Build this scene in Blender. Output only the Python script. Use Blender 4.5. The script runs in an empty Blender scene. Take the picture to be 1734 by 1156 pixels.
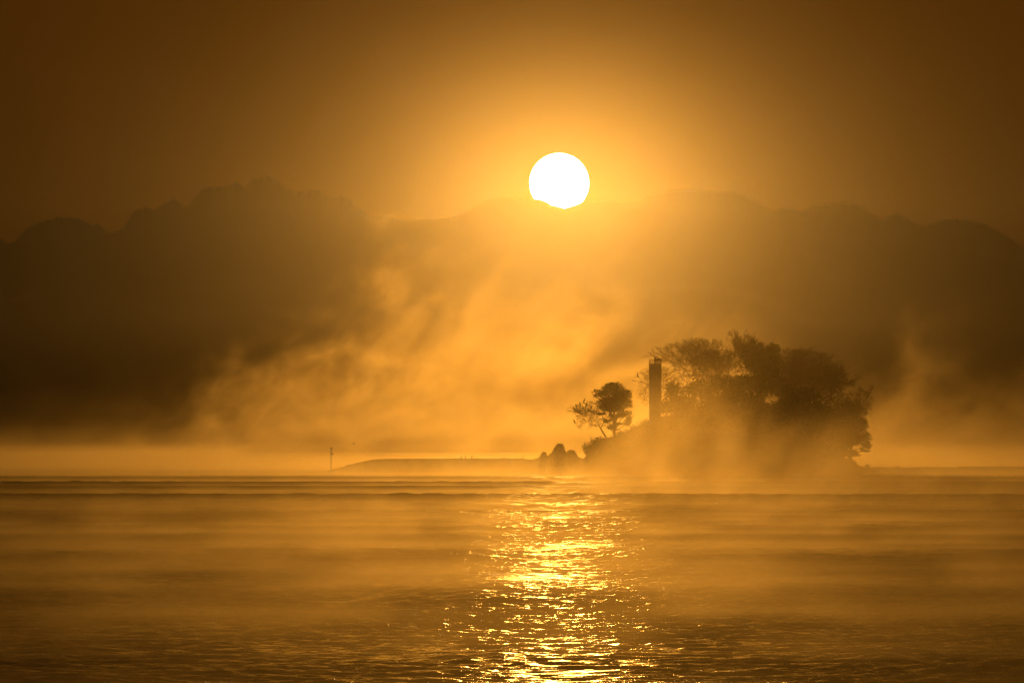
import bpy, bmesh, math, random
import numpy as np
from mathutils import Vector, Matrix, noise as mnoise

S = bpy.context.scene
COL = S.collection
K = 9.25e-5            # radians per pixel of the 1734 px wide photograph (a telephoto view)
CX, HY = 867.0, 764.0  # picture column straight ahead, picture row of the horizon
CAM_H = 3.5

def px(x, d):          # metres to the right of the lens axis, at distance d
    return (x - CX) * K * d
def pz(y, d):          # metres above the water, at distance d
    return CAM_H + (HY - y) * K * d

# ------------------------------------------------------------------ camera
cam = bpy.data.cameras.new('camera')
cam.sensor_width = 36.0
cam.lens = 36.0 / (1734 * K)
cam.shift_y = (HY - 578.0) / 1734.0
cam.clip_start = 1.0
cam.clip_end = 200000.0
camo = bpy.data.objects.new('camera', cam)
camo.location = (0, 0, CAM_H)
camo.rotation_euler = (math.radians(90), 0, 0)
COL.objects.link(camo)
S.camera = camo

# ------------------------------------------------------------------ light
SUN_COL = (1.0, 0.462, 0.068)
SUN_E = 0.6
EXPO = -2.78
sdir = Vector(((947 - CX) * K, 1.0, (HY - 310) * K)).normalized()   # towards the sun
SUN_EL = math.asin(sdir.z)
SUN_ROT = math.atan2(sdir.x, sdir.y)
L = bpy.data.lights.new('sun', 'SUN')
L.energy = SUN_E
L.color = SUN_COL
L.angle = math.radians(0.53)
lo = bpy.data.objects.new('sun', L)
lo.rotation_euler = sdir.to_track_quat('Z', 'Y').to_euler()
lo.location = (0, -50, 60)
COL.objects.link(lo)

class NT:
    """small helper to wire shader nodes"""
    def __init__(self, tree):
        self.t = tree
        self.n = tree.nodes
        self.n.clear()
    def node(self, kind, **kw):
        nd = self.n.new(kind)
        for k, v in kw.items():
            setattr(nd, k, v)
        return nd
    def put(self, sock, v):
        if isinstance(v, bpy.types.NodeSocket):
            self.t.links.new(v, sock)
        elif v is not None:
            sock.default_value = v
    def math(self, op, a, b=None, c=None, clamp=False):
        nd = self.node('ShaderNodeMath', operation=op, use_clamp=clamp)
        for i, v in enumerate((a, b, c)):
            if v is not None:
                self.put(nd.inputs[i], v)
        return nd.outputs[0]
    def vmath(self, op, a, b=None):
        nd = self.node('ShaderNodeVectorMath', operation=op)
        self.put(nd.inputs[0], a)
        if b is not None:
            self.put(nd.inputs[1], b)
        return nd.outputs['Value'] if op in ('DOT_PRODUCT', 'LENGTH') else nd.outputs[0]
    def maprange(self, v, a, b, c=0.0, d=1.0, smooth=False):
        nd = self.node('ShaderNodeMapRange', interpolation_type='SMOOTHSTEP' if smooth else 'LINEAR')
        nd.clamp = True
        for i, q in enumerate((v, a, b, c, d)):
            self.put(nd.inputs[i], q)
        return nd.outputs[0]
    def sep(self, v):
        nd = self.node('ShaderNodeSeparateXYZ')
        self.put(nd.inputs[0], v)
        return nd.outputs
    def comb(self, x, y, z):
        nd = self.node('ShaderNodeCombineXYZ')
        for i, q in enumerate((x, y, z)):
            self.put(nd.inputs[i], q)
        return nd.outputs[0]
    def noise(self, vec, scale, detail=2.0, rough=0.5, dist=0.0):
        nd = self.node('ShaderNodeTexNoise')
        self.put(nd.inputs['Vector'], vec)
        nd.inputs['Scale'].default_value = scale
        nd.inputs['Detail'].default_value = detail
        nd.inputs['Roughness'].default_value = rough
        nd.inputs['Distortion'].default_value = dist
        return nd.outputs[0]
    def curve(self, v, pts):
        nd = self.node('ShaderNodeFloatCurve')
        c = nd.mapping.curves[0]
        while len(c.points) > 2:
            c.points.remove(c.points[1])
        c.points[0].location = pts[0]
        c.points[-1].location = pts[-1]
        for p in pts[1:-1]:
            c.points.new(*p)
        for p in c.points:
            p.handle_type = 'AUTO_CLAMPED'
        nd.mapping.update()
        self.put(nd.inputs['Value'], v)
        return nd.outputs[0]

# sky: hazy Nishita dawn, tinted like the light, with the disc of the sun in it
W = bpy.data.worlds.new('World')
S.world = W
W.use_nodes = True
n = NT(W.node_tree)
sky = n.node('ShaderNodeTexSky', sky_type='NISHITA')
sky.sun_disc = False
sky.sun_elevation = SUN_EL
sky.sun_rotation = SUN_ROT
sky.air_density = 1.0
sky.dust_density = 6.0
sky.ozone_density = 1.0
tint = n.node('ShaderNodeMix', data_type='RGBA', blend_type='MULTIPLY')
tint.inputs[0].default_value = 1.0
n.put(tint.inputs[6], sky.outputs[0])
tint.inputs[7].default_value = (0.46, 0.31, 0.135, 1)
bg = n.node('ShaderNodeBackground')
n.put(bg.inputs[0], tint.outputs[2])
bg.inputs[1].default_value = 0.05
geo = n.node('ShaderNodeTexCoord')
dv = n.vmath('NORMALIZE', geo.outputs['Generated'])
off = n.vmath('LENGTH', n.vmath('SUBTRACT', dv, tuple(sdir)))
disc = n.maprange(off, 0.00452, 0.00470, 1.0, 0.0, True)
sunbg = n.node('ShaderNodeBackground')
sunbg.inputs[0].default_value = (1.0, 0.86, 0.55, 1)
n.put(sunbg.inputs[1], n.math('MULTIPLY', disc, 220.0))
ad = n.node('ShaderNodeAddShader')
n.put(ad.inputs[0], bg.outputs[0])
n.put(ad.inputs[1], sunbg.outputs[0])
wo = n.node('ShaderNodeOutputWorld')
n.put(wo.inputs[0], ad.outputs[0])
W.cycles.sampling_method = 'NONE'

S.view_settings.view_transform = 'Standard'
S.view_settings.look = 'None'
S.view_settings.exposure = EXPO
S.view_settings.gamma = 1.0
S.view_settings.use_curve_mapping = False
cy = S.cycles
cy.max_bounces = 3
cy.diffuse_bounces = 1
cy.glossy_bounces = 2
cy.transmission_bounces = 1
cy.volume_bounces = 0
cy.transparent_max_bounces = 16
cy.use_adaptive_sampling = True
cy.adaptive_threshold = 0.015
cy.adaptive_min_samples = 24
cy.use_denoising = True
cy.sample_clamp_indirect = 20.0
cy.sample_clamp_direct = 600.0
cy.caustics_reflective = False
cy.caustics_refractive = False
cy.volume_max_steps = 256

# ------------------------------------------------------------------ helpers
def mat(name, base, rough=0.8, var=0.3, scale=1.0, bump=0.0, bscale=None, metallic=0.0):
    m = bpy.data.materials.new(name)
    m.use_nodes = True
    q = NT(m.node_tree)
    b = q.node('ShaderNodeBsdfPrincipled')
    o = q.node('ShaderNodeOutputMaterial')
    q.put(o.inputs[0], b.outputs[0])
    tc = q.node('ShaderNodeTexCoord')
    f = q.noise(tc.outputs['Object'], scale, 4.0, 0.6)
    ra = q.node('ShaderNodeValToRGB')
    ra.color_ramp.elements[0].position = 0.3
    ra.color_ramp.elements[1].position = 0.7
    ra.color_ramp.elements[0].color = tuple(c * (1 - var) for c in base) + (1,)
    ra.color_ramp.elements[1].color = tuple(min(1, c * (1 + var)) for c in base) + (1,)
    q.put(ra.inputs[0], f)
    q.put(b.inputs['Base Color'], ra.outputs[0])
    b.inputs['Roughness'].default_value = rough
    b.inputs['Metallic'].default_value = metallic
    if bump:
        bn = q.node('ShaderNodeBump')
        bn.inputs['Strength'].default_value = 0.6
        bn.inputs['Distance'].default_value = bump
        q.put(bn.inputs['Height'], q.noise(tc.outputs['Object'], bscale or scale * 3, 6.0, 0.6))
        q.put(b.inputs['Normal'], bn.outputs[0])
    return m

def link(name, me, m=None, parent=None, loc=None):
    o = bpy.data.objects.new(name, me)
    COL.objects.link(o)
    if m is not None and me is not None:
        me.materials.append(m)
    if parent is not None:
        o.parent = parent
    if loc is not None:
        o.location = loc
    return o

def mesh(name, v, f, smooth=False):
    me = bpy.data.meshes.new(name)
    me.from_pydata([tuple(map(float, a)) for a in v], [], [tuple(map(int, a)) for a in f])
    if smooth:
        me.polygons.foreach_set('use_smooth', [True] * len(me.polygons))
    me.update()
    return me

def fast_mesh(name, V, Q, smooth=True):
    """quad mesh from numpy arrays"""
    me = bpy.data.meshes.new(name)
    me.vertices.add(len(V))
    me.vertices.foreach_set('co', np.ascontiguousarray(V, dtype=np.float32).ravel())
    k = Q.shape[1]
    me.loops.add(Q.size)
    me.loops.foreach_set('vertex_index', np.ascontiguousarray(Q, dtype=np.int32).ravel())
    me.polygons.add(len(Q))
    me.polygons.foreach_set('loop_start', np.arange(0, Q.size, k, dtype=np.int32))
    if smooth:
        me.polygons.foreach_set('use_smooth', np.ones(len(Q), dtype=bool))
    me.update(calc_edges=True)
    return me

def grid_quads(nr, nc):
    i = np.arange(nr - 1)[:, None] * nc + np.arange(nc - 1)[None, :]
    i = i.ravel()
    return np.stack([i, i + 1, i + nc + 1, i + nc], axis=1)

def tag(o, label, cat, group=None):
    o['label'] = label
    o['category'] = cat
    if group:
        o['group'] = group
    return o

def thing(name, label, cat, loc, group=None, rotz=0.0):
    o = bpy.data.objects.new(name, None)
    o.location = loc
    o.rotation_euler = (0, 0, rotz)
    COL.objects.link(o)
    return tag(o, label, cat, group)

def fbm2(x, y, seed, octaves=5, gain=0.5, lac=2.0):
    """smooth value noise on numpy arrays, about -1..1"""
    rng = np.random.RandomState(seed)
    tab = rng.rand(256, 256)
    out = np.zeros(np.broadcast(x, y).shape)
    a, tot = 1.0, 0.0
    for _ in range(octaves):
        xi = np.floor(x).astype(int); yi = np.floor(y).astype(int)
        fx = x - xi; fy = y - yi
        fx = fx * fx * (3 - 2 * fx); fy = fy * fy * (3 - 2 * fy)
        g = lambda i, j: tab[i & 255, j & 255]
        out = out + a * ((g(xi, yi) * (1 - fx) + g(xi + 1, yi) * fx) * (1 - fy)
                         + (g(xi, yi + 1) * (1 - fx) + g(xi + 1, yi + 1) * fx) * fy)
        tot += a
        a *= gain
        x = x * lac + 17.3; y = y * lac + 9.1
    return out / tot * 2 - 1

# ------------------------------------------------------------------ water
def build_water():
    rows = []
    y = 62.0
    while y < 1040.0:
        rows.append(y)
        y += max(0.085, min(1.1, (y / 100) ** 1.4 * 0.085))
    rows = np.array(rows)
    nc = 330
    u = np.linspace(-1, 1, nc)
    half = 5 + rows * 0.092
    X = half[:, None] * u[None, :]
    Y = np.repeat(rows[:, None], nc, 1)
    rng = np.random.RandomState(4)
    Z = np.zeros_like(X)
    gust = 0.75 + 0.65 * fbm2(X / 9.0 + 40, Y / 26.0, 3, 3)          # patches of calmer and rougher water
    gust = np.clip(gust, 0.25, 1.5)
    fade = np.clip((1035 - Y) / 260, 0, 1)
    for i in range(72):
        lam = 0.32 * (10.0 ** (rng.rand() ** 1.2))
        th = rng.normal(0, 0.85) + 0.08                                # travel direction about -Y
        k = 2 * math.pi / lam
        slope = 0.033 * (lam / 0.8) ** -0.25
        a = slope / k
        ph = rng.rand() * 7
        arg = k * (X * math.sin(th) + Y * math.cos(th)) + ph
        Z += a * (0.8 if lam > 1.5 else 1.0) * (np.sin(arg) + 0.18 * np.sin(2 * arg + 1.5)) * np.clip(lam / (Y * 0.0012), 0, 1)
    Z = Z * gust * fade
    # long low swell, seen as the thin parallel lines far out
    for lam, a, th, ph in ((23.0, 0.04, 0.03, 0.4), (41.0, 0.08, -0.02, 2.0), (14.0, 0.02, 0.06, 4.0), (72.0, 0.20, 0.012, 1.0), (117.0, 0.26, -0.008, 3.0)):
        Z += a * np.sin(2 * math.pi / lam * (X * math.sin(th) + Y * math.cos(th)) + ph) * np.clip((Y - 60) / 380, 0.1, 1) * np.clip((1035 - Y) / 250, 0, 1)
    Z[0, :] = 0; Z[-1, :] = 0; Z[:, 0] = 0; Z[:, -1] = 0
    V = np.stack([X, Y, Z], axis=2).reshape(-1, 3)
    Q = grid_quads(len(rows), nc)
    # flat water all round: four quads butted against the borders of the waves
    b = len(V)
    h0, h1 = half[0], half[-1]
    y0, y1 = rows[0], rows[-1]
    W2, YN, YF = 20000.0, -600.0, 58000.0
    ext = np.array([[-W2, YN, 0], [W2, YN, 0], [-W2, YF, 0], [W2, YF, 0]])
    nr = len(rows)
    c00, c01, c10, c11 = 0, nc - 1, (nr - 1) * nc, nr * nc - 1
    V = np.vstack([V, ext])
    Q = np.vstack([Q, [[b, b + 1, c01, c00], [b + 1, b + 3, c11, c01], [b + 3, b + 2, c10, c11], [b + 2, b, c00, c10]]])
    me = fast_mesh('water', V, Q, True)
    m = bpy.data.materials.new('sea_water')
    m.use_nodes = True
    q = NT(m.node_tree)
    bs = q.node('ShaderNodeBsdfPrincipled')
    bs.inputs['Base Color'].default_value = (0.012, 0.016, 0.016, 1)
    bs.inputs['IOR'].default_value = 1.333
    o = q.node('ShaderNodeOutputMaterial')
    q.put(o.inputs[0], bs.outputs[0])
    ge = q.node('ShaderNodeNewGeometry')
    pos = ge.outputs['Position']
    st = q.vmath('MULTIPLY', pos, (1.0, 1.6, 1.0))
    h = q.noise(st, 5.5, 3.0, 0.65)
    big = q.vmath('MULTIPLY', pos, (0.02, 0.05, 1.0))
    sy = q.sep(pos)[1]
    rr = q.maprange(sy, 110, 600, 0.11, 0.42)
    patch = q.maprange(q.noise(big, 1.0, 3.0, 0.55), 0.35, 0.65, 0.35, 1.0, True)
    q.put(bs.inputs['Roughness'], q.math('MULTIPLY', rr, q.math('ADD', q.math('MULTIPLY', patch, 0.45), 0.55)))
    bn = q.node('ShaderNodeBump')
    bn.inputs['Distance'].default_value = 0.10
    q.put(bn.inputs['Strength'], patch)
    q.put(bn.inputs['Height'], h)
    q.put(bs.inputs['Normal'], bn.outputs[0])
    ob = link('water', me, m)
    ob['kind'] = 'structure'
    return ob
build_water()

# ------------------------------------------------------------------ mountains
RIDGE = [(-900, 470), (-700, 430), (-520, 395), (-380, 420), (-240, 372), (-120, 366), (-60, 385), (0, 405), (8, 410), (20, 421), (35, 398), (55, 383),
 (68, 376), (85, 374), (97, 367), (110, 371), (125, 371), (145, 377), (155, 379), (165, 378), (178, 390), (192, 404), (205, 390),
 (215, 379), (225, 363), (235, 355), (247, 352), (258, 357), (270, 350), (283, 343), (294, 338), (303, 347), (314, 353), (322, 345),
 (333, 333), (340, 322), (350, 320), (365, 316), (385, 315), (402, 309), (412, 315), (425, 308), (440, 303), (455, 299), (470, 306),
 (480, 314), (490, 322), (505, 323), (520, 322), (540, 325), (555, 331), (575, 332), (590, 338), (605, 350), (625, 366), (635, 369),
 (650, 366), (665, 370), (700, 374), (740, 372), (775, 366), (800, 355), (830, 338), (850, 333), (870, 334), (895, 332), (905, 337),
 (920, 341), (935, 348), (957, 353), (975, 348), (990, 341), (1010, 341), (1025, 339), (1050, 341), (1070, 346), (1085, 343),
 (1100, 330), (1120, 324), (1150, 323), (1180, 321), (1210, 324), (1240, 324), (1255, 328), (1270, 338), (1290, 347), (1308, 358),
 (1330, 352), (1355, 358), (1380, 346), (1410, 344), (1440, 342), (1460, 352), (1492, 373), (1520, 361), (1545, 378), (1570, 384),
 (1595, 372), (1620, 372), (1660, 377), (1690, 390), (1734, 421), (1790, 462), (1850, 440), (1950, 420), (2080, 450), (2250, 405), (2450, 440), (2640, 470)]
MD = 60000.0
def build_mountains():
    rp = np.array(RIDGE, float)
    xs = np.concatenate([np.arange(-900, -40, 6.0), np.arange(-40, 1780, 1.5), np.arange(1780, 2640, 6.0)])
    rh = np.interp(xs, rp[:, 0], rp[:, 1])
    rag = np.interp(xs, [0, 500, 640, 900, 1734], [5.5, 5.5, 3.5, 2.2, 3.0])
    rh = rh - rag * fbm2(xs / 11.0, xs * 0 + 3.3, 8, 5, 0.62) - 0.8
    H = pz(rh, MD)
    X = px(xs, MD)
    # cross profile: foot of the slopes near the shore, ridge at MD, back slope
    ts = np.concatenate([np.linspace(-1, -0.14, 36), np.linspace(-0.12, 0.12, 25), np.linspace(0.15, 1, 12)])
    front, back = 14000.0, 9000.0
    T = np.repeat(ts[:, None], len(xs), 1)
    Xg = np.repeat(X[None, :], len(ts), 0)
    Y = MD + np.where(T < 0, T * front, T * back)
    prof = np.where(T < 0, (1 - np.abs(T)) ** 1.35, (1 - T) ** 1.1)
    # crags only along the crest: the slopes below follow a smoothed height
    xq = np.arange(xs[0], xs[-1], 1.5)
    Hq = np.interp(xq, xs, H)
    ker = np.hanning(141); ker /= ker.sum()
    Hs = np.interp(xs, xq, np.convolve(np.pad(Hq, 70, 'edge'), ker, 'valid'))
    wc = np.exp(-(T / 0.022) ** 2)
    Z = (Hs[None, :] + (H - Hs)[None, :] * wc) * prof
    spur = fbm2(Xg / 2600.0, Y / 4200.0, 21, 3, 0.5)
    ridge_n = 1 - np.abs(spur) * 2
    env = np.clip(np.abs(T) * 4, 0, 1) * np.clip((1 - np.abs(T)) * 3, 0, 1)
    Z = Z + env * (ridge_n - 0.9) * 140.0 * np.where(T < 0, 1.0, 1.6)
    Z = np.where(np.abs(T) > 0.995, -0.5, np.maximum(Z, -0.5))
    V = np.stack([Xg, Y, Z], axis=2).reshape(-1, 3)
    me = fast_mesh('mountains', V, grid_quads(len(ts), len(xs)), True)
    m = mat('mountain_slope', (0.06, 0.056, 0.048), 0.95, 0.12, 0.0004)
    ob = link('mountains', me, m)
    ob['kind'] = 'structure'
build_mountains()

# ------------------------------------------------------------------ materials of the island
M_SOIL = mat('island_soil', (0.09, 0.075, 0.05), 0.95, 0.4, 0.4, 0.15)
M_ROCK = mat('shore_rock', (0.22, 0.2, 0.17), 0.9, 0.45, 0.6, 0.12)
M_BARK = mat('bark', (0.1, 0.08, 0.06), 0.9, 0.35, 2.0)
M_TWIG = mat('twig_bark', (0.09, 0.07, 0.055), 0.9, 0.3, 2.0)
M_LEAF = mat('evergreen_leaf', (0.05, 0.075, 0.03), 0.7, 0.5, 0.9)
M_PINE = mat('pine_needle', (0.045, 0.07, 0.035), 0.75, 0.5, 0.9)
M_CONC = mat('concrete', (0.33, 0.31, 0.28), 0.85, 0.2, 0.7, 0.02)
M_STEEL = mat('painted_steel', (0.25, 0.25, 0.25), 0.5, 0.2, 2.0, 0.0, None, 0.3)
M_FEATH = mat('dark_feather', (0.03, 0.028, 0.026), 0.7, 0.3, 8.0)

def terrain_px(x, pts, d):
    q = np.array(pts, float)
    return CAM_H + (HY - np.interp(x, q[:, 0], q[:, 1])) * K * d

ISL = [(955, 806), (975, 797), (985, 783), (1000, 762), (1018, 744), (1050, 738), (1075, 726), (1100, 712), (1140, 702), (1240, 692), (1330, 700), (1378, 722), (1404, 748), (1424, 778), (1450, 789), (1475, 795), (1490, 806)]
IY, IH = 1008.0, 38.0
def ground(X, Y):
    """height of the island at X, Y (numpy)"""
    X = np.asarray(X, float); Y = np.asarray(Y, float)
    top = terrain_px(X / (K * IY) + CX, ISL, IY)
    t = np.clip(np.abs(Y - IY) / IH, 0, 1)
    prof = np.sqrt(np.clip(1 - t ** 2.4, 0, 1))
    z = (top + 0.6) * prof - 0.6
    return z + 0.35 * fbm2(X / 3.0, Y / 3.0, 5, 4) * prof

def build_island():
    xs = np.arange(px(945, IY), px(1500, IY), 0.45)
    ys = np.linspace(IY - IH, IY + IH, 90)
    X, Y = np.meshgrid(xs, ys)
    Z = ground(X, Y)
    V = np.stack([X, Y, Z], axis=2).reshape(-1, 3)
    ob = link('island', fast_mesh('island', V, grid_quads(len(ys), len(xs)), False), M_SOIL)
    ob['kind'] = 'structure'
build_island()

# ------------------------------------------------------------------ rocks and moles
def rock_mesh(name, sx, sy, sz, seed, sub=3, rough=0.22, flare=0.0):
    bm = bmesh.new()
    bmesh.ops.create_icosphere(bm, subdivisions=sub, radius=1.0)
    rv = Vector((seed * 3.7, seed * 1.3, seed * 2.1))
    for v in bm.verts:
        d = v.co.normalized()
        k = 1 + rough * mnoise.fractal(d * 1.2 + rv, 0.9, 2.1, 4) + 0.10 * mnoise.noise(d * 3.1 + rv)
        c = d * k
        # flatten some sides so that it reads as broken stone
        for nrm, lim in ((Vector((0.8, 0.2, 0.5)), 0.82), (Vector((-0.7, 0.1, 0.65)), 0.85), (Vector((0.1, -0.9, 0.3)), 0.8), (Vector((0.05, 0.1, 1)), 0.88)):
            nn = nrm.normalized()
            e = c.dot(nn) - lim
            if e > 0:
                c -= nn * e * 0.75
        zz = max(c.z, -0.35)
        fl = 1 + flare * max(0.0, 0.62 - zz)
        v.co = Vector((c.x * sx * fl, c.y * sy * fl, zz * sz))
    me = bpy.data.meshes.new(name)
    bm.to_mesh(me); bm.free()
    return me

def mole(name, x0, x1, top, d, depth, label, cat, seed, base=-0.6):
    xs = np.arange(px(x0, d), px(x1, d), 0.28)
    # cross section: front toe, front crest, back crest, back toe
    cs = np.array([(-0.5, 0.0), (-0.42, 0.35), (-0.33, 0.72), (-0.25, 0.97), (0.0, 1.0), (0.25, 0.98), (0.36, 0.65), (0.5, 0.0)])
    tp = terrain_px(xs / (K * d) + CX, top, d)
    V = []
    rng = np.random.RandomState(seed)
    for i, (oy, oz) in enumerate(cs):
        nz = fbm2(xs / 1.1 + i * 7, xs * 0 + i * 3.1, seed, 3)
        amp = 0.05 if 0.9 < oz else 0.28
        yy = d + oy * depth + amp * 1.6 * nz
        zz = base + (tp - base) * oz + (amp * nz if oz > 0 else 0)
        V.append(np.stack([xs, yy, zz], axis=1))
    nr, nc = len(cs), len(xs)
    V = np.concatenate(V)
    Q = [tuple(r) for r in grid_quads(nr, nc)]
    Q += [tuple(i * nc for i in range(nr - 1, -1, -1)), tuple(i * nc + nc - 1 for i in range(nr))]
    ob = link(name, mesh(name, V, Q), M_ROCK)
    return tag(ob, label, cat)

mole('breakwater', 545, 1002, [(545, 803), (556, 796), (575, 792), (590, 787), (606, 783), (632, 777.5), (650, 776.5), (760, 776), (850, 776), (888, 776), (900, 777.5), (914, 774), (930, 771), (947, 768), (958, 770), (968, 772), (985, 775), (1002, 782)], 1000, 7.0,
     'long low stone breakwater running left from the island to the pole', 'breakwater', 11)
mole('breakwater', 1462, 1640, [(1462, 800), (1476, 791), (1490, 790), (1500, 791), (1540, 791), (1570, 790.5), (1622, 791), (1630, 799), (1640, 806)], 1006, 6.0,
     'low rough rock bank reaching right from the island shore', 'rock bank', 12)
def sea_wall():
    d = 1006
    x0, x1 = px(1622, d), px(1960, d)
    b = bmesh.new()
    z1 = pz(789.6, d)
    prof = [(-1.6, -0.6), (-1.1, z1 - 0.45), (-1.1, z1 - 0.02), (-1.02, z1), (0.9, z1), (1.0, z1 - 0.05), (1.5, -0.6)]
    n_ = 40
    ring = []
    for i in range(n_ + 1):
        x = x0 + (x1 - x0) * i / n_
        ring.append([b.verts.new((x, d + py_, pz_ + 0.015 * math.sin(i * 1.7) * (1 if pz_ > 0 else 0))) for py_, pz_ in prof])
    for i in range(n_):
        for j in range(len(prof) - 1):
            b.faces.new((ring[i][j], ring[i + 1][j], ring[i + 1][j + 1], ring[i][j + 1]))
    b.faces.new(ring[0]); b.faces.new(ring[-1][::-1])
    me = bpy.data.meshes.new('sea_wall'); b.to_mesh(me); b.free()
    tag(link('sea_wall', me, M_CONC), 'straight flat topped sea wall leaving the picture at the right edge', 'sea wall')
sea_wall()

for (xc, yt, w, yb, seed, label) in (
    (947, 751, 25, 800, 1, 'tallest blunt boulder of the heap at the breakwater end'),
    (921, 765.5, 14, 798, 2, 'small rounded boulder standing left of the tall boulder'),
    (966, 762, 26, 800, 3, 'lower boulder leaning right of the tall boulder, beside the bushes'),
    (934, 767.5, 16, 800, 4, 'squat boulder wedged between the small round one and the tall one'),
):
    d = 992 + seed
    zt, zb = pz(yt, d), pz(779, d)
    r = rock_mesh('boulder', w * 0.55 * K * d, w * 0.5 * K * d, (zt - zb) / 0.92, seed + 20, 3, 0.3, 0.45)
    o = link('boulder', r, M_ROCK, None, (px(xc, d), d, zb + 0.02))
    tag(o, label, 'rock', 'boulders at the breakwater end')

small_rocks = [(1520, 788.2, 9, 'lone block sitting on the rock bank right of the island'),
               (1557, 789.3, 8, 'flat stone on the rock bank, second block from the island'),
               (1568, 788.8, 4, 'small pointed stone on the rock bank beside the flat one'),
               (1600, 789.6, 9, 'flat stone on the rock bank nearest the sea wall'),
               (853, 774.6, 9, 'flat stone on top of the breakwater near the boulder heap'),
               (861, 775, 5, 'tiny stone right beside the flat stone on the breakwater'),
               (588, 785.4, 3, 'small stone on the sloping end of the breakwater by the pole')]
for i, (xc, yt, w, label) in enumerate(small_rocks):
    d = 1004 if xc > 1400 else 1000
    h = 0.45
    o = link('stone', rock_mesh('stone', w * 0.5 * K * d, w * 0.4 * K * d, h, 40 + i, 2), M_ROCK, None, (px(xc, d), d, pz(yt, d) - h * 0.86))
    tag(o, label, 'stone', 'stones on the banks')

# ------------------------------------------------------------------ trees
def tubes(name, lines, sides):
    """polylines [(points, radii)] as tapering tubes in one mesh"""
    V, Q, base = [], [], 0
    ang = np.linspace(0, 2 * math.pi, sides, endpoint=False)
    ca, sa = np.cos(ang), np.sin(ang)
    for P, R in lines:
        P = np.asarray(P, float)
        nP = len(P)
        T = np.gradient(P, axis=0)
        T /= np.linalg.norm(T, axis=1)[:, None] + 1e-9
        ref = np.array((0.31, 0.93, 0.2)) if abs(T[0] @ np.array((0.31, 0.93, 0.2))) < 0.9 else np.array((1.0, 0, 0))
        U = np.cross(T, ref); U /= np.linalg.norm(U, axis=1)[:, None] + 1e-9
        Wv = np.cross(T, U)
        R = np.asarray(R, float)[:, None, None]
        ring = P[:, None, :] + R * (ca[None, :, None] * U[:, None, :] + sa[None, :, None] * Wv[:, None, :])
        V.append(ring.reshape(-1, 3))
        for i in range(nP - 1):
            for j in range(sides):
                a = base + i * sides + j
                b2 = base + i * sides + (j + 1) % sides
                Q.append((a, b2, b2 + sides, a + sides))
        base += nP * sides
    return fast_mesh(name, np.concatenate(V), np.array(Q), True)

def rot_about(v, axis, a):
    axis = axis / (np.linalg.norm(axis) + 1e-9)
    return v * math.cos(a) + np.cross(axis, v) * math.sin(a) + axis * (axis @ v) * (1 - math.cos(a))

def grow(rng, p, d, Lg, r, depth, out, up, spread, maxd, side=0.65):
    nseg = 4 if depth > 3 else 3
    pts, rad = [p], [r]
    q = p.copy()
    dd = d.copy()
    for i in range(nseg):
        dd = dd + rng.normal(0, 0.10, 3) + np.array((0, 0, up * 0.10))
        dd /= np.linalg.norm(dd)
        q = q + dd * Lg / nseg
        pts.append(q)
        rad.append(r * (1 - 0.38 * (i + 1) / nseg))
    out.append((depth, pts, rad))
    if depth == 0:
        return
    kids = 2 if rng.rand() < 0.6 else 3
    ph = rng.rand() * 6.28
    for i in range(kids):
        ax = np.cross(dd, rng.normal(0, 1, 3))
        ax = rot_about(ax, dd, ph + i * 6.28 / kids)
        nd = rot_about(dd, ax, spread * rng.uniform(0.55, 1.15))
        grow(rng, q, nd, Lg * rng.uniform(0.70, 0.86), rad[-1] * (0.80 if i == 0 else 0.66), depth - 1, out, up, spread, maxd, side)
    for _s in range(2 if depth < maxd - 1 else 0):
        if rng.rand() > side:
            continue
        i = rng.randint(1, nseg)
        ax = np.cross(dd, rng.normal(0, 1, 3))
        nd = rot_about(dd, ax, spread * rng.uniform(1.0, 1.6))
        grow(rng, pts[i], nd, Lg * rng.uniform(0.55, 0.75), rad[i] * 0.5, max(depth - 2, 0), out, up, spread, maxd, side)

def fit(lines, loc, x0, x1, ztop, zc_low, d, depth_half):
    """stretch grown branches to a crown of the wanted width and height (local coordinates)"""
    A = np.concatenate([np.array(p) for dp, p, r in lines])
    lo_, hi_ = np.percentile(A[:, 0], 1.0), np.percentile(A[:, 0], 99.0)
    zh = np.percentile(A[:, 2], 99.6)
    sx = (x1 - x0) / (hi_ - lo_)
    cxm = (x0 + x1) / 2 - (hi_ + lo_) / 2 * sx
    sz = ztop / zh
    ylo, yhi = np.percentile(A[:, 1], 1), np.percentile(A[:, 1], 99)
    sy = 2 * depth_half / (yhi - ylo)
    res = []
    for dp, p, r in lines:
        P = np.array(p)
        w = np.clip(P[:, 2] * sz / max(ztop, 1e-3) * 1.6, 0, 1)
        P2 = np.stack([P[:, 0] * sx + cxm * w, P[:, 1] * sy, P[:, 2] * sz], axis=1)
        res.append((dp, P2, np.array(r)))
    return res

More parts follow.
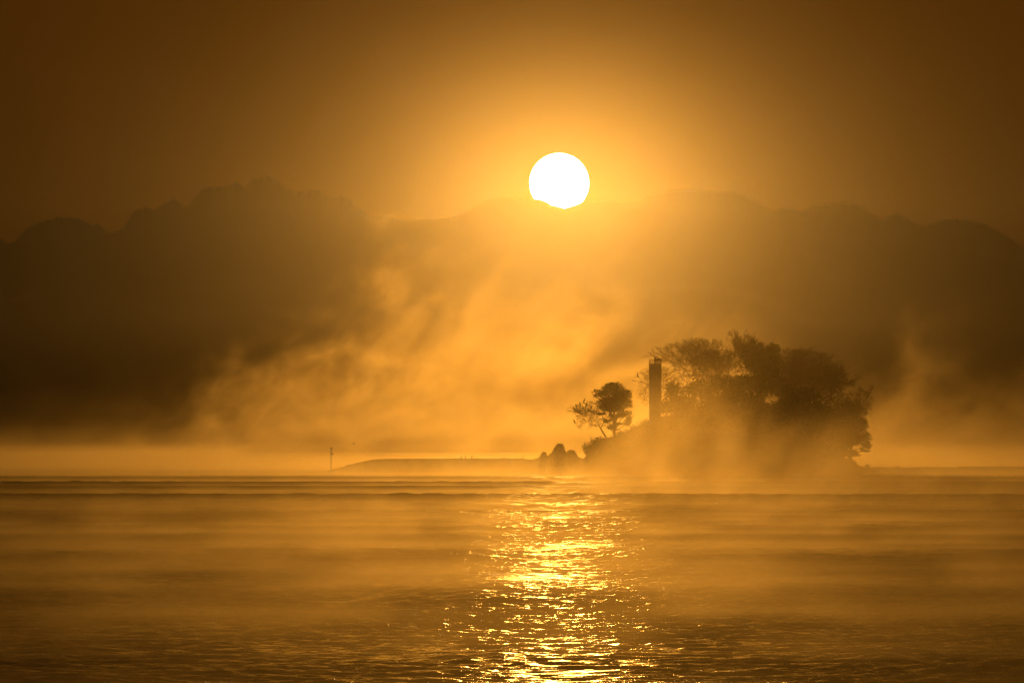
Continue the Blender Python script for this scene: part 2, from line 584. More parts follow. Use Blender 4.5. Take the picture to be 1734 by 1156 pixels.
def fill_dome(rng, lines, xr, ztop, dh, low, n_):
    """more twigs, each springing from the nearest branch, so that the crown fills a dome"""
    cx, hw = (xr[0] + xr[1]) / 2, (xr[1] - xr[0]) / 2
    cz = ztop * low; hz = ztop - cz
    u = rng.normal(0, 1, (n_ * 3, 3)); u[:, 2] = np.abs(u[:, 2]); u /= np.linalg.norm(u, axis=1)[:, None]
    f = rng.rand(n_ * 3) ** 0.35
    f *= 0.93 + 0.09 * np.sin(u[:, 0] * 9 + 1.0) * np.cos(u[:, 1] * 7)
    P = np.stack([cx + u[:, 0] * f * hw, u[:, 1] * f * dh, cz + np.abs(u[:, 2]) ** 0.72 * f * hz], axis=1)
    P = P[:n_]
    P = P[np.argsort(np.linalg.norm(P - np.array((0, 0, ztop * 0.2)), axis=1))]
    N = np.concatenate([np.array(p)[1:] for dp, p, r in lines if dp >= 1])
    extra = []
    for p in P:
        j = np.argmin(((N - p) ** 2).sum(1) + 0.6 * np.maximum(N[:, 2] - p[2], 0) ** 2)
        a = N[j]
        Lg = np.linalg.norm(p - a)
        if Lg < 0.15:
            continue
        mid = a * 0.45 + p * 0.55 + rng.normal(0, 0.08, 3) * Lg + np.array((0, 0, 0.06 * Lg))
        extra.append((1, np.array([a, mid, p]), np.array([0.019, 0.014, 0.009]) * (1 + 0.3 * min(Lg, 2.0))))
        N = np.vstack([N, mid[None], p[None]])
        for _ in range(3):
            dr = (p - a) / Lg + rng.normal(0, 0.55, 3) + np.array((0, 0, 0.25))
            dr /= np.linalg.norm(dr)
            b = mid * 0.4 + p * 0.6 if rng.rand() < 0.6 else p
            e = b + dr * rng.uniform(0.35, 0.8)
            extra.append((0, np.array([b, (b + e) / 2 + rng.normal(0, 0.03, 3), e]), np.array([0.015, 0.012, 0.008])))
    return extra

def bare_tree(bx, by_, x0, x1, ytop, d, seed, label, depth=8, spread=0.5, up=0.5, trunk=0.28, lean=(0, 0), dh=None, name='bare_tree', twig=0.015, group='bare trees of the island', L0=1.0, low=0.30, nfill=170):
    rng = np.random.RandomState(seed)
    X, Y = px(bx, d), d
    zg = float(ground(X, Y)) - 0.1 if by_ is None else pz(by_, d)
    lines = []
    d0 = np.array((lean[0], lean[1], 1.0)); d0 /= np.linalg.norm(d0)
    grow(rng, np.zeros(3), d0, L0, 0.1, depth, lines, up, spread, depth)
    w = px(x1, d) - px(x0, d)
    lines = fit(lines, None, px(x0, d) - X, px(x1, d) - X, pz(ytop, d) - zg, 0, d, dh or w * 0.4)
    k = trunk / 0.1
    lines += fill_dome(rng, lines, (px(x0, d) - X, px(x1, d) - X), pz(ytop, d) - zg, dh or w * 0.4, low, nfill)
    T, C = [], []
    for dp, p, r in lines:
        r = np.maximum(r * k * 0.9 ** (depth - dp), twig if dp > 1 else twig * 0.75)
        (T if dp >= depth - 2 else C).append((p, r))
    root = thing(name, label, 'tree', (X, Y, zg), group)
    link('trunk', tubes('trunk', T, 7), M_BARK, root)
    link('crown', tubes('crown', C, 3), M_TWIG, root)
    tips = [np.array(p[-1]) + np.array((X, Y, zg)) for dp, p, r in lines if dp <= 2]
    return root, tips

def leaves(rng, lobes, size, dens, flat=1.0):
    """leaf-sized faces through the volume of the lobes [(centre, radii)]"""
    V = []
    for c, r in lobes:
        r = np.array(r, float)
        nl = max(14, int(dens * 3.2 * (r[0] * r[1] * r[2]) ** 0.75 * (0.2 / size) ** 1.6 * 40))
        u = rng.normal(0, 1, (nl, 3)); u /= np.linalg.norm(u, axis=1)[:, None]
        rad = rng.rand(nl) ** 0.45 * (1 + 0.25 * rng.rand(nl) ** 3)
        P = np.array(c) + u * rad[:, None] * r
        a = rng.normal(0, 1, (nl, 3)); a[:, 2] *= flat; a /= np.linalg.norm(a, axis=1)[:, None]
        b = np.cross(a, rng.normal(0, 1, (nl, 3))); b /= np.linalg.norm(b, axis=1)[:, None]
        s = size * rng.uniform(0.5, 1.3, (nl, 1))
        V.append(np.stack([P - a * s, P + b * s * 0.45, P + a * s, P - b * s * 0.45], axis=1).reshape(-1, 3))
    V = np.concatenate(V)
    return V, np.arange(len(V)).reshape(-1, 4)

def leafy_tree(bx, by_, d, lob_px, label, seed, name='evergreen_tree', m=None, size=0.2, dens=1.0, trunk=0.25, group=None, dy=None, sublobes=9, cat='tree', trunk_from=None):
    """lob_px: crown masses as (x, y, half width, half height) in photograph pixels at distance d"""
    rng = np.random.RandomState(seed)
    X, Y = px(bx, d), d
    zg = float(ground(X, Y)) - 0.1 if by_ is None else pz(by_, d)
    root = thing(name, label, cat, (X, Y, zg), group)
    lobes, T = [], []
    for i, (x, y, hw, hh) in enumerate(lob_px):
        c = np.array((px(x, d) - X, rng.uniform(-1, 1) * (dy or hw * K * d * 0.5), pz(y, d) - zg))
        R = np.array((hw, hw * 0.8, hh)) * K * d
        s0 = np.array((0, 0, max(0.15, c[2] * 0.35)))
        mid = (s0 + c) / 2 + np.array((0, 0, -0.1 * abs(c[0]))) + rng.normal(0, 0.1, 3)
        T.append(([s0, mid, c + np.array((0, 0, -0.2 * R[2]))], [trunk * 0.5, trunk * 0.32, trunk * 0.12]))
        for k in range(sublobes):
            u = rng.normal(0, 1, 3); u /= np.linalg.norm(u)
            cc = c + u * R * rng.uniform(0.45, 0.82)
            rr = R * rng.uniform(0.38, 0.62)
            lobes.append((cc, rr))
            if k % 2 == 0:
                T.append(([c, (c + cc) / 2 + rng.normal(0, 0.05, 3), cc], [trunk * 0.14, trunk * 0.1, trunk * 0.05]))
        lobes.append((c, R * 0.62))
    topc = max(lobes, key=lambda a: a[0][2])[0]
    T.append(([np.array((0, 0, -0.2)), np.array((0.05, 0, topc[2] * 0.3)), np.array((topc[0] * 0.4, 0, topc[2] * 0.65)), topc], [trunk, trunk * 0.8, trunk * 0.5, trunk * 0.12]))
    link('trunk', tubes('trunk', T, 6), M_BARK, root)
    V, Q = leaves(rng, lobes, size, dens)
    link('crown', fast_mesh('crown', V, Q, False), m or M_LEAF, root)
    return root

# bare broadleaved trees behind the tower and over the crest
bare_tree(1166, None, 1104, 1222, 572, 1014, 31, 'wide bare tree with a fan of fine twigs just right of the tower', spread=0.46, up=0.5, nfill=300, low=0.2)
_, tips_b = bare_tree(1108, None, 1075, 1152, 622, 1006, 7, 'small bare tree with level branches sticking out left of the tower', depth=7, spread=0.62, up=0.1, trunk=0.16, nfill=260, low=0.25)
bare_tree(1226, None, 1178, 1272, 574, 1018, 53, 'bare tree filling the crest between the fan shaped tree and the dark dome', spread=0.45, up=0.55, nfill=320, low=0.2)
bare_tree(1276, None, 1240, 1308, 562, 1024, 64, 'bare tree whose twig tuft tops the dark dome, highest on the island', spread=0.36, up=0.8)
bare_tree(1345, None, 1296, 1408, 590, 1016, 75, 'bare twiggy tree directly right of the dark dome', spread=0.48, up=0.5, nfill=420, low=0.15)
bare_tree(1388, None, 1346, 1448, 616, 1010, 86, 'bare tree on the falling right shoulder of the island', spread=0.5, up=0.4, nfill=420, low=0.15)
bare_tree(1424, None, 1384, 1474, 655, 1006, 97, 'lowest bare tree at the right, above the drooping pine', spread=0.55, up=0.25, nfill=420, low=0.1)

bare_tree(1196, None, 1150, 1240, 582, 1030, 131, 'bare tree behind the two tall ones right of the tower, its twigs mingling with theirs', spread=0.5, up=0.5, nfill=320, low=0.2)
bare_tree(1326, None, 1296, 1366, 588, 1026, 142, 'slim bare tree squeezed between the dark dome and the twiggy tree right of it', spread=0.45, up=0.5, nfill=300, low=0.15)
bare_tree(1372, None, 1322, 1428, 602, 1022, 164, 'bare tree behind the right shoulder, rounding off the top of the grove', spread=0.5, up=0.4, nfill=380, low=0.15)
bare_tree(1440, None, 1412, 1466, 676, 1000, 153, 'small bare tree right above the drooping pine', depth=7, spread=0.5, up=0.3)

# dark evergreens
leafy_tree(1288, None, 1004, [(1290, 597, 29, 21), (1274, 606, 20, 16), (1308, 604, 20, 17), (1292, 622, 32, 20), (1284, 648, 32, 24), (1308, 650, 28, 24)],
           'tallest evergreen, a dense dark dome on the island crest', 101, dens=1.9)
leafy_tree(1232, None, 996, [(1222, 646, 24, 16), (1252, 650, 22, 20), (1200, 662, 20, 15), (1236, 676, 40, 24)],
           'broad dark evergreen left below the dark dome, under bare twigs', 102, dens=1.5)
leafy_tree(1352, None, 996, [(1334, 664, 20, 16), (1360, 672, 22, 18), (1350, 692, 38, 24), (1384, 692, 20, 20)],
           'broad dark evergreen below the bare trees right of the dome', 103, dens=1.5)
leafy_tree(1166, None, 994, [(1146, 664, 22, 15), (1178, 658, 22, 16), (1160, 686, 38, 20), (1200, 684, 26, 20), (1128, 690, 16, 16)],
           'round evergreen in the mist right of the tower foot', 104, dens=1.3)
leafy_tree(1300, None, 984, [(1280, 712, 28, 22), (1312, 708, 28, 24), (1298, 736, 40, 24)],
           'dark evergreen low in the middle of the island bank', 105, dens=1.5)
leafy_tree(1400, None, 990, [(1398, 704, 20, 16), (1420, 712, 18, 16), (1408, 728, 28, 20), (1385, 735, 24, 24), (1430, 745, 20, 22)],
           'evergreen beside the drooping pine at the right of the island', 106, dens=1.4)
leafy_tree(1425, None, 986, [(1442, 706, 22, 15), (1458, 722, 18, 14), (1436, 730, 24, 14), (1466, 740, 13, 9), (1452, 748, 18, 8), (1424, 750, 18, 12), (1462, 762, 11, 4), (1446, 766, 12, 4), (1432, 771, 10, 3.5), (1470, 752, 10, 7), (1450, 770, 9, 3)],
           'drooping pine leaning over the water at the right end of the island', 107, name='pine_tree', m=M_PINE, dens=1.6, size=0.16, group='pines of the island')
leafy_tree(1040, 738, 990, [(1034, 655, 16, 9), (1022, 664, 19, 10), (1042, 664, 22, 11), (1046, 676, 20, 11), (1038, 690, 16, 7), (1055, 671, 17, 7), (1060, 684, 13, 9), (1048, 690, 17, 10), (1058, 700, 14, 10), (1061, 714, 10, 9), (1040, 704, 12, 6), (1028, 712, 11, 4), (1018, 700, 8, 3), (1046, 718, 10, 5), (1030, 690, 16, 7), (1036, 676, 20, 9), (1024, 680, 12, 5), (1034, 724, 12, 4)],
           'round topped pine with open lower branches left of the tower', 108, name='pine_tree', m=M_PINE, dens=1.7, size=0.14, sublobes=8, trunk=0.2, group='pines of the island')
_, tips_a = bare_tree(1026, 740, 967, 1044, 672, 986, 119, 'bare leaning tree full of perched birds at the left end of the island', depth=7, spread=0.50, up=0.35, trunk=0.16, lean=(-0.9, 0), twig=0.02, dh=2.2, low=0.2, nfill=170)

# bushes on the bank: a few kinds, copied with all their parts
def bush(seed, w, h):
    rng = np.random.RandomState(seed)
    root = thing('bush', '', 'bush', (0, 0, 0), 'bushes on the island bank')
    lobes = [(np.array((rng.uniform(-0.6, 0.6) * w, rng.uniform(-0.5, 0.5) * w, h * rng.uniform(0.35, 0.75))), np.array((w * 0.42, w * 0.42, h * 0.32)) * rng.uniform(0.7, 1.1)) for _ in range(11)]
    V, Q = leaves(rng, lobes, 0.15, 1.5)
    T = [([np.array((0, 0, -0.2)), c * 0.5 + rng.normal(0, 0.05, 3), c], [0.05, 0.035, 0.012]) for c, r in lobes]
    for _ in range(26):
        e = np.array((rng.uniform(-1, 1) * w, rng.uniform(-0.8, 0.8) * w, h * rng.uniform(0.8, 1.12)))
        T.append(([np.array((0, 0, 0)), e * 0.55 + rng.normal(0, 0.08, 3), e], [0.03, 0.02, 0.01]))
    link('stem', tubes('stem', T, 4), M_BARK, root)
    link('foliage', fast_mesh('foliage', V, Q, False), M_LEAF, root)
    return root
protos = [bush(201, 1.5, 2.3), bush(202, 1.9, 2.0), bush(203, 1.2, 2.8)]
used = [False] * 3
def put_bush(kind, x, y, s, rz, label, z=None):
    """x: picture column; y: distance"""
    src = protos[kind]
    if not used[kind]:
        used[kind] = True
        o = src
    else:
        o = src.copy(); COL.objects.link(o)
        for ch in src.children:
            c = ch.copy(); COL.objects.link(c); c.parent = o
    X = px(x, y)
    o.location = (X, y, (float(ground(X, y)) - 0.15) if z is None else z)
    o.scale = (s, s, s)
    o.rotation_euler = (0, 0, rz)
    o['label'] = label
    return o
rb = random.Random(5)
COMMON = 'dark evergreen bush blurred by mist on the front bank of the island'
put_bush(2, 997, 988, 0.95, 0.4, 'ragged bush at the left tip of the island beside the boulders')
put_bush(0, 1012, 986, 0.95, 2.0, 'bush on the bank below the bare leaning tree with birds')
put_bush(1, 1044, 984, 0.9, 1.0, 'wide bush right under the round topped pine')
put_bush(1, 1072, 986, 0.95, 1.0, 'bush filling the gap between the round pine and the tower')
put_bush(0, 1092, 984, 1.1, 4.0, 'bush at the left foot of the tower')
put_bush(2, 1122, 984, 0.9, 3.0, 'bush at the right foot of the tower')
for x in range(1000, 1415, 20):
    yy = 977 + rb.random() * 5
    put_bush(rb.randrange(3), x + rb.uniform(-6, 6), yy, rb.uniform(0.75, 1.15), rb.uniform(0, 6.28), COMMON)
for x, yy, s in ((1240, 981, 1.25), (1262, 985, 1.35), (1284, 986, 1.3), (1306, 985, 1.35), (1326, 986, 1.3), (1348, 984, 1.3), (1370, 983, 1.3), (1390, 981, 1.2), (1215, 983, 1.2), (1150, 984, 1.2), (1180, 984, 1.25),
                 (1406, 979, 1.1), (1416, 980, 0.9), (1412, 984, 1.0),
                 (1260, 996, 1.3), (1330, 997, 1.3), (1372, 998, 1.2), (1275, 1000, 1.3)):
    put_bush(rb.randrange(3), x, yy, s, rb.uniform(0, 6.28), COMMON)
def dome_bush(x, ytop, hw, d, label, seed):
    leafy_tree(x, 800, d, [(x, ytop + 10, hw * 0.72, 9.5), (x - hw * 0.35, ytop + 15, hw * 0.55, 9), (x + hw * 0.38, ytop + 15, hw * 0.55, 9)], label, seed, name='bush', size=0.12, dens=2.6, trunk=0.06, sublobes=7, cat='bush', group='bushes at the right shore')
dome_bush(1437, 776, 19, 984, 'wide domed bush under the tip of the drooping pine', 301)
dome_bush(1468, 782, 11, 986, 'small domed bush at the start of the right rock bank', 302)

# ------------------------------------------------------------------ tower on the island
def bmobj(name, bm, m, parent=None):
    me = bpy.data.meshes.new(name); bm.to_mesh(me); bm.free()
    return link(name, me, m, parent)
def bm_box(bm, x0, x1, y0, y1, z0, z1, bev=0.0):
    vs = [bm.verts.new((x, y, z)) for z in (z0, z1) for y in (y0, y1) for x in (x0, x1)]
    fs = [bm.faces.new([vs[i] for i in f]) for f in ((0, 2, 3, 1), (4, 5, 7, 6), (0, 1, 5, 4), (2, 6, 7, 3), (0, 4, 6, 2), (1, 3, 7, 5))]
    if bev:
        es = list({e for f in fs for e in f.edges})
        bmesh.ops.bevel(bm, geom=es, offset=bev, segments=1, affect='EDGES')
def bm_rod(bm, a, b, r, seg=8):
    a, b = Vector(a), Vector(b)
    q = (b - a).to_track_quat('Z', 'Y').to_matrix().to_4x4()
    bmesh.ops.create_cone(bm, cap_ends=True, segments=seg, radius1=r, radius2=r, depth=(b - a).length, matrix=Matrix.Translation((a + b) / 2) @ q)

def tower():
    d = 990.0
    X = px(1109.5, d)
    zg = float(ground(X, d)) - 0.2
    root = thing('tower', 'tall plain square tower with a railed top, standing among the trees', 'tower', (X, d, zg), None, math.radians(9))
    h = pz(615.5, d) - zg
    w = 0.83
    b = bmesh.new(); bm_box(b, -w, w, -w, w, -0.5, h - 0.12, 0.03)
    bmobj('shaft', b, M_CONC, root)
    b = bmesh.new(); bm_box(b, -w - 0.06, w + 0.06, -w - 0.06, w + 0.06, h - 0.118, h, 0.02)
    bmobj('roof_slab', b, M_CONC, root)
    b = bmesh.new()
    rh = 0.62
    for i in range(4):
        sx, sy = ((-1, -1), (1, -1), (1, 1), (-1, 1))[i]
        ex, ey = ((1, -1), (1, 1), (-1, 1), (-1, -1))[i]
        p0, p1 = Vector((sx * w, sy * w, h)), Vector((ex * w, ey * w, h))
        for k in range(3):
            a = p0.lerp(p1, k / 3)
            bm_rod(b, a, a + Vector((0, 0, rh)), 0.03)
        for z in (0.22, 0.42, rh):
            bm_rod(b, p0 + Vector((0, 0, z)), p1 + Vector((0, 0, z)), 0.025)
    bmobj('railing', b, M_STEEL, root)
    b = bmesh.new()
    bm_rod(b, (-0.02, 0.0, h), (-0.02, 0.0, h + 0.85), 0.10, 12)
    bm_rod(b, (-0.02, 0.0, h + 0.85), (-0.02, 0.0, h + 0.90), 0.20, 12)
    bm_rod(b, (-0.02, 0.0, h + 0.90), (-0.02, 0.0, h + 1.12), 0.13, 12)
    bmesh.ops.create_cone(b, cap_ends=True, segments=12, radius1=0.15, radius2=0.02, depth=0.12, matrix=Matrix.Translation((-0.02, 0, h + 1.18)))
    bmobj('lantern', b, M_STEEL, root)
    b = bmesh.new()
    bm_box(b, 0.1, 1.02, -0.4, 0.25, 0, 0.06)
    bmesh.ops.rotate(b, verts=b.verts, cent=(0.5, 0, 0), matrix=Matrix.Rotation(math.radians(32), 3, 'X'))
    bmesh.ops.translate(b, verts=b.verts, vec=(0, 0.1, h + 0.60))
    for sx in (0.2, 0.9):
        bm_rod(b, (sx, 0.0, h), (sx, 0.0, h + 0.6), 0.03)
    bmobj('solar_panel', b, M_STEEL, root)
    b = bmesh.new(); bm_rod(b, (0.62, 0.45, h), (0.62, 0.45, h + 1.05), 0.022); bm_rod(b, (0.36, 0.45, h), (0.36, 0.45, h + 0.9), 0.018)
    bmobj('antenna', b, M_STEEL, root)
tower()

def beacon():
    d = 1000.0
    X = px(560.6, d)
    z0, zt = pz(796, d), pz(757.3, d)
    root = thing('beacon_pole', 'thin marker pole with a small top light at the tip of the breakwater', 'marker pole', (X, d, z0))
    h = zt - z0
    b = bmesh.new()
    bm_rod(b, (0, 0, -0.5), (0, 0, h - 0.62), 0.065, 10)
    bm_rod(b, (0, 0, h - 1.2), (0, 0, h - 0.42), 0.10, 10)
    bmobj('pole', b, M_STEEL, root)
    b = bmesh.new()
    bm_rod(b, (0, 0, h - 0.42), (0, 0, h - 0.24), 0.03, 8)
    bm_rod(b, (0.02, 0, h - 0.25), (0.02, 0, h - 0.06), 0.13, 12)
    bmesh.ops.create_cone(b, cap_ends=True, segments=12, radius1=0.14, radius2=0.03, depth=0.08, matrix=Matrix.Translation((0.02, 0, h - 0.02)))
    bmobj('lantern', b, M_STEEL, root)
    b = bmesh.new()
    bm_rod(b, (0, 0, h - 1.05), (0.42, 0, h - 0.80), 0.03)
    bm_rod(b, (0.05, 0, h - 1.15), (0.34, 0, h - 1.15), 0.03)
    bm_box(b, 0.22, 0.36, -0.12, 0.12, h - 1.14, h - 0.90)
    bmobj('bracket', b, M_STEEL, root)
    b = bmesh.new(); bm_box(b, -0.3, 0.3, -0.3, 0.3, -0.6, 0.05, 0.03)
    bmobj('footing', b, M_CONC, root)
beacon()

# ------------------------------------------------------------------ birds
def loft(bm, path, seg=8):
    """closed tapered body through (x, y, z, half width, half height) stations"""
    rings = []
    for i, (x, y, z, a, b2) in enumerate(path):
        nx = Vector(path[min(i + 1, len(path) - 1)][:3]) - Vector(path[max(i - 1, 0)][:3])
        nx.normalize()
        s = Vector((0, 1, 0)); u = nx.cross(s).normalized() if abs(nx.y) < 0.95 else Vector((0, 0, 1))
        s = u.cross(nx)
        rings.append([bm.verts.new(Vector((x, y, z)) + s * a * math.cos(t) + u * b2 * math.sin(t)) for t in [6.2832 * k / seg for k in range(seg)]])
    for r0, r1 in zip(rings, rings[1:]):
        for k in range(seg):
            bm.faces.new((r0[k], r0[(k + 1) % seg], r1[(k + 1) % seg], r1[k]))
    bm.faces.new(rings[0][::-1]); bm.faces.new(rings[-1])

def bird_mesh(pose):
    b = bmesh.new()
    if pose == 'perched':      # upright, tail hanging, head turned along x
        loft(b, [(-0.20, 0, -0.16, 0.02, 0.01), (-0.14, 0, -0.06, 0.045, 0.02), (-0.07, 0, 0.06, 0.085, 0.07), (0.0, 0, 0.20, 0.105, 0.10), (0.05, 0, 0.33, 0.08, 0.075),
                 (0.065, 0, 0.42, 0.048, 0.048), (0.08, 0, 0.48, 0.052, 0.05), (0.12, 0, 0.505, 0.045, 0.04), (0.16, 0, 0.505, 0.018, 0.016), (0.24, 0, 0.49, 0.004, 0.004)])
        for s in (-1, 1):       # folded wings
            loft(b, [(0.06, s * 0.085, 0.30, 0.02, 0.05), (0.0, s * 0.10, 0.18, 0.025, 0.075), (-0.08, s * 0.08, 0.04, 0.02, 0.05), (-0.15, s * 0.04, -0.08, 0.008, 0.02)], 6)
            bm_rod(b, (0.0, s * 0.04, 0.09), (0.02, s * 0.04, -0.02), 0.012, 5)
    elif pose == 'floating':
        loft(b, [(-0.26, 0, 0.10, 0.015, 0.012), (-0.18, 0, 0.06, 0.07, 0.05), (-0.04, 0, 0.05, 0.11, 0.09), (0.10, 0, 0.06, 0.09, 0.08), (0.165, 0, 0.13, 0.045, 0.045),
                 (0.18, 0, 0.22, 0.035, 0.035), (0.20, 0, 0.28, 0.045, 0.042), (0.245, 0, 0.295, 0.038, 0.033), (0.28, 0, 0.29, 0.014, 0.012), (0.345, 0, 0.28, 0.004, 0.004)])
    else:                       # flying, wings spread and raised a little
        loft(b, [(-0.24, 0, 0.0, 0.05, 0.006), (-0.14, 0, 0.0, 0.04, 0.03), (0.0, 0, 0.0, 0.07, 0.07), (0.12, 0, 0.01, 0.055, 0.055), (0.19, 0, 0.03, 0.045, 0.045), (0.24, 0, 0.03, 0.03, 0.028), (0.31, 0, 0.02, 0.005, 0.005)])
        for s in (-1, 1):
            loft(b, [(0.05, s * 0.04, 0.03, 0.085, 0.014), (0.06, s * 0.16, 0.075, 0.085, 0.012), (0.03, s * 0.30, 0.07, 0.065, 0.009), (-0.06, s * 0.46, 0.03, 0.02, 0.004)], 6)
    bmesh.ops.recalc_face_normals(b, faces=b.faces)
    me = bpy.data.meshes.new('bird'); b.to_mesh(me); b.free()
    me.materials.append(M_FEATH)
    return me
BIRD = {p: bird_mesh(p) for p in ('perched', 'floating', 'flying')}
def bird(pose, loc, rz, label, group, s=1.0):
    o = link('bird', BIRD[pose], None, None, loc)
    o.rotation_euler = (0, 0, rz); o.scale = (s, s, s)
    tag(o, label, 'bird', group)
def nearest_tip(tips, x, y):
    return min(tips, key=lambda p: (p[0] / (K * p[1]) + CX - x) ** 2 + (HY - (p[2] - CAM_H) / (K * p[1]) - y) ** 2)
G1 = 'birds perched in the bare leaning tree'
for x, y, rz, label in ((989, 680, 0.3, 'bird on the topmost twig of the bare leaning tree'),
                        (982, 686, 3.4, 'second bird down the crown edge of the bare leaning tree'),
                        (976, 690, 2.8, 'third bird down the crown edge of the bare leaning tree'),
                        (972, 695, 3.3, 'fourth bird down the crown edge of the bare leaning tree, just above the level limbs'),
                        (993, 688, 0.2, 'bird perched inside the crown of the bare leaning tree'),
                        (970, 715, 2.9, 'lowest bird, on the outermost level twig of the bare leaning tree')):
    t = nearest_tip(tips_a, x, y)
    bird('perched', (t[0], t[1] - 0.03, t[2] + 0.01), rz, label, G1, 1.05)
t = nearest_tip(tips_b, 1080, 637)
bird('perched', (t[0], t[1] - 0.03, t[2] + 0.01), 2.8, 'single bird on the branches sticking out left of the tower', None, 1.05)
G2 = 'birds standing on the breakwater'
for x, rz, s, label in ((781, 0.2, 0.8, 'left bird of three standing on the breakwater'), (788, 3.0, 0.75, 'middle bird of three standing on the breakwater'),
                        (799, 0.4, 0.9, 'right bird of three standing on the breakwater, a little apart')):
    bird('perched', (px(x, 1000), 999.6, pz(776, 1000) + 0.05), rz, label, G2, s)
bird('perched', (px(885, 1000), 999.6, pz(776, 1000) + 0.05), 0.3, 'lone bird on the breakwater close to the boulder heap', None, 0.75)
bird('flying', (px(599, 1000), 1000, pz(751, 1000)), 1.15, 'bird flying low over the breakwater beside the marker pole', None, 1.0)
bird('flying', (px(660, 1040), 1040, pz(692, 1040)), 0.5, 'tiny bird high in the mist above the breakwater', None, 0.6)
bird('floating', (px(1571, 630), 630, 0.0), 0.4, 'bird swimming on open water at the right', None, 1.0)


# ------------------------------------------------------------------ air
def box(name, x0, x1, y0, y1, z0, z1):
    v = [(x, y, z) for z in (z0, z1) for y in (y0, y1) for x in (x0, x1)]
    f = [(0, 2, 3, 1), (4, 5, 7, 6), (0, 1, 5, 4), (2, 6, 7, 3), (0, 4, 6, 2), (1, 3, 7, 5)]
    return mesh(name, v, f)

def volume(name, aniso, density, color=(1, 0.96, 0.9), step=1.0, fn=None):
    m = bpy.data.materials.new(name)
    m.use_nodes = True
    q = NT(m.node_tree)
    o = q.node('ShaderNodeOutputMaterial')
    p = q.node('ShaderNodeVolumePrincipled')
    p.inputs['Color'].default_value = color + (1,)
    p.inputs['Anisotropy'].default_value = aniso
    q.put(p.inputs['Density'], fn(q) if fn else density)
    q.put(o.inputs['Volume'], p.outputs[0])
    m.cycles.volume_step_rate = step
    m.cycles.homogeneous_volume = fn is None
    m.cycles.volume_sampling = 'DISTANCE'
    return m

HAZE_G, HAZE_D = 0.975, 3.1e-7
hz = link('haze', box('haze', -21000, 21000, -800, 76000, -3, 2750), volume('haze_air', HAZE_G, HAZE_D))
hz['kind'] = 'stuff'
def mist_box(x0, x1, y0, y1, z0, z1, m):
    o = link('mist', box('mist', x0, x1, y0, y1, z0, z1), m)
    o['kind'] = 'stuff'
    return o

G = 0.965
MC = (1.0, 0.81, 0.46)  # low mist colour: the redder light near the water is tinted in
# haze slab added over the bay, shaped for the sun glow and its falloff
mist_box(-3000, 3000, 4500, 9000, 95, 350, volume('glow_haze', 0.975, 1.45e-5))
# blanket lying on the far water, thinning upwards in layers
for top, dn in ((0.8, 1.8e-3), (1.6, 1.6e-3), (2.5, 1.5e-3), (3.3, 9.0e-4), (5.0, 3e-4), (8.0, 1e-4)):
    mist_box(-900, 900, 1060 + top, 6500 + top, -1, top, volume('far_blanket', G, dn, MC))
# thin damp air over the near water, up to the tree tops
mist_box(-150, 150, -30, 940, -1.2, 24.0, volume('damp_air', G, 0.45e-4, MC))

def wisp(q, sc, shear, detail=4.0, dist=0.6, stretch=(1, 1, 1), rough=0.55):
    tc = q.node('ShaderNodeTexCoord').outputs['Object']
    s = q.sep(tc)
    x = q.math('SUBTRACT', s[0], q.math('MULTIPLY', s[2], shear))
    v = q.vmath('MULTIPLY', q.comb(x, s[1], s[2]), tuple(sc * k for k in stretch))
    return q.noise(v, 1.0, detail, rough, dist), s

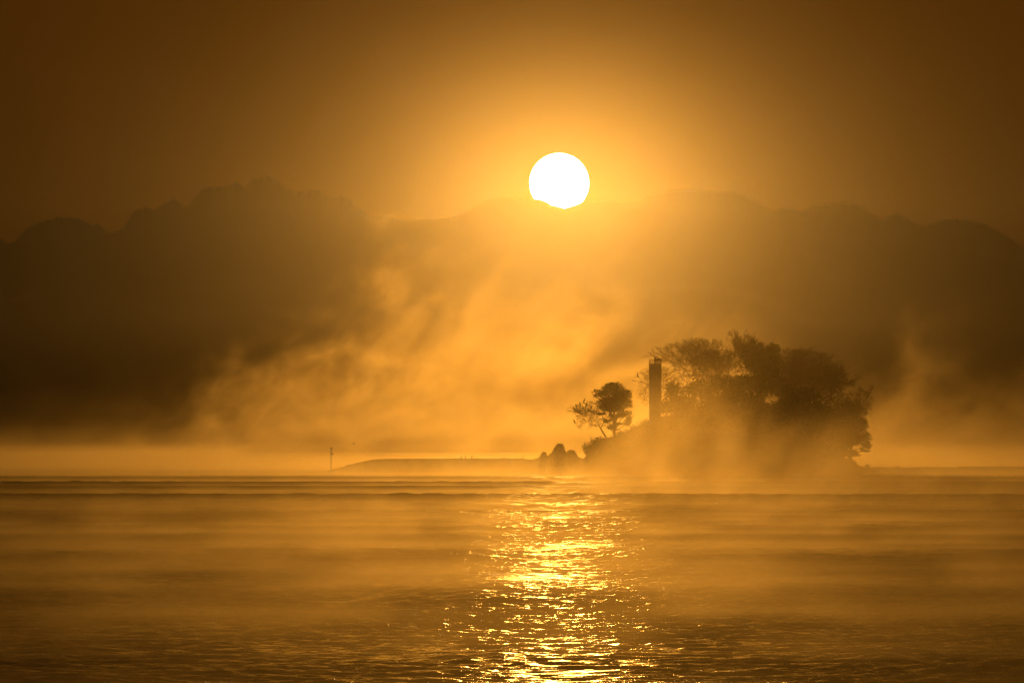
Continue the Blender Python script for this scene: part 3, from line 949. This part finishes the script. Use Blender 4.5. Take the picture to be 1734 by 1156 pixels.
# steam rising from the water behind the breakwater and the island
BY = 1800.0
def back_fn(q):
    nz, s = wisp(q, 1 / 12.0, 0.35, 7.0, 0.5, (0.9, 0.5, 1.05), 0.64)
    nb, _ = wisp(q, 1 / 40.0, 0.5, 2.0, 0.6, (1, 0.4, 1.0), 0.5)
    top = (HY - 360) * K * BY + CAM_H
    xw = q.math('ADD', s[0], q.math('MULTIPLY', q.math('SUBTRACT', nz, 0.5), 75.0))
    u = q.math('DIVIDE', q.math('ADD', q.math('DIVIDE', xw, K * BY), CX + 133), 2000.0, clamp=True)
    v = q.math('DIVIDE', s[2], top)
    f = lambda x: (x + 133) / 2000.0
    h = q.curve(u, [(0, .06), (f(100), .08), (f(250), .22), (f(340), .36), (f(430), .52), (f(540), .68), (f(620), .86), (f(700), 1.05), (f(790), 1.15), (f(860), 1.0),
                    (f(960), .95), (f(1100), .92), (f(1300), .66), (f(1480), .42), (f(1590), .66), (f(1690), .6), (1, .45)])
    wob = q.math('MULTIPLY', q.math('SUBTRACT', nb, 0.5), 70.0)
    cols = q.noise(q.comb(q.math('SUBTRACT', q.math('ADD', s[0], wob), q.math('MULTIPLY', s[2], 0.3)), q.math('MULTIPLY', s[1], 0.6), 0.0), 1 / 16.0, 3.0, 0.6, 0.2)
    vh = q.math('DIVIDE', v, q.math('MULTIPLY', h, q.maprange(cols, 0.3, 0.7, 0.55, 1.3)))
    e = q.maprange(vh, 0.2, 1.05, 1.0, 0.0, True)
    w = q.curve(u, [(0, .2), (f(250), .25), (f(400), .48), (f(540), .8), (f(680), .95), (f(760), .7), (f(860), .38), (f(950), .36), (f(1100), .5), (f(1300), .5), (f(1450), .42), (f(1600), .42), (1, .3)])
    mix = q.math('ADD', q.math('MULTIPLY', nz, 0.55), q.math('MULTIPLY', nb, 0.45))
    # the cloud frays towards its top: the threshold rises with height
    thr = q.math('ADD', 0.405, q.math('MULTIPLY', vh, 0.085))
    c = q.math('MULTIPLY', q.math('SUBTRACT', mix, thr), 5.2, clamp=True)
    c = q.math('ADD', q.math('POWER', c, 1.3), 0.05)
    up = q.math('MULTIPLY', q.math('MULTIPLY', e, c), w)
    lw = q.curve(u, [(0, .3), (f(260), .35), (f(420), .95), (f(640), 1.5), (f(950), 1.7), (f(1200), 1.2), (f(1480), .75), (1, .6)])
    low = q.math('MULTIPLY', q.math('MULTIPLY', lw, q.math('EXPONENT', q.math('MULTIPLY', v, -12.0))), q.maprange(nz, 0.38, 0.62, 0.5, 2.6))
    return q.math('MULTIPLY', q.math('ADD', up, low), 0.019)
mist_box(px(-133, BY) - 60, px(1867, BY) + 60, BY - 45, BY + 45, 0.02, (HY - 340) * K * BY, volume('rising_steam', G, 0, color=MC, step=0.25, fn=back_fn))

# mist drifting over the water in front of the island
FY = 430.0
def front_fn(q):
    nz, s = wisp(q, 1 / 3.2, 0.4, 4.0, 0.8, (1, 0.25, 0.7))
    u = q.math('DIVIDE', q.math('ADD', q.math('DIVIDE', s[0], K * FY), CX + 133), 2000.0, clamp=True)
    f = lambda x: (x + 133) / 2000.0
    h = q.curve(u, [(0, .10), (f(500), .10), (f(850), .12), (f(960), .25), (f(1060), .80), (f(1180), 1.0), (f(1250), .9), (f(1300), .55), (f(1370), .7), (f(1450), .78), (f(1540), .45), (1, .28)])
    v = q.math('DIVIDE', s[2], 10.0)
    e = q.maprange(q.math('DIVIDE', v, h), 0.1, 1.0, 1.0, 0.0, True)
    c = q.maprange(nz, 0.36, 0.7, 0.05, 1.0, True)
    return q.math('MULTIPLY', q.math('MULTIPLY', e, c), 0.009)
mist_box(px(-133, FY) - 15, px(1867, FY) + 15, FY - 70, FY + 70, 0.03, 10.5, volume('drifting_mist', G, 0, color=MC, step=0.45, fn=front_fn))

# low steam on the near water
def near_fn(q):
    nz, s = wisp(q, 1 / 6.0, 0.3, 4.0, 0.4, (1, 0.25, 0.9))
    nb = q.noise(q.vmath('MULTIPLY', q.comb(s[0], s[1], 0.0), (1 / 80.0, 1 / 17.0, 1.0)), 1.0, 3.0, 0.55, 0.2)
    e = q.math('EXPONENT', q.math('MULTIPLY', s[2], -2.6))
    c = q.maprange(nz, 0.38, 0.66, 0.25, 1.1, True)
    b = q.maprange(nb, 0.40, 0.60, 0.12, 1.4, True)
    fy = q.curve(q.math('DIVIDE', s[1], 720.0, clamp=True), [(0, .6), (.12, .72), (.2, .66), (.29, .62), (.38, .5), (.45, .25), (.55, .12), (.72, .10), (.88, .12), (1, .3)])
    return q.math('MULTIPLY', q.math('MULTIPLY', q.math('MULTIPLY', e, c), b), q.math('MULTIPLY', fy, 0.11))
mist_box(-95, 95, 62, 718, 0.08, 2.0, volume('water_steam', G, 0, color=MC, step=0.2, fn=near_fn))

# steam along the foot of the breakwater and the island
def shore_fn(q):
    nz, s = wisp(q, 1 / 9.0, 0.5, 4.0, 0.7, (1, 0.3, 0.8))
    e = q.math('EXPONENT', q.math('MULTIPLY', s[2], -0.7))
    c = q.maprange(nz, 0.33, 0.66, 0.25, 1.0, True)
    ed = q.maprange(s[1], 700, 930, 0.12, 1.0)
    return q.math('MULTIPLY', q.math('MULTIPLY', e, c), q.math('MULTIPLY', ed, 0.016))
mist_box(-130, 130, 690, 985, 0.01, 8.0, volume('shore_steam', G, 0, color=MC, step=0.6, fn=shore_fn))
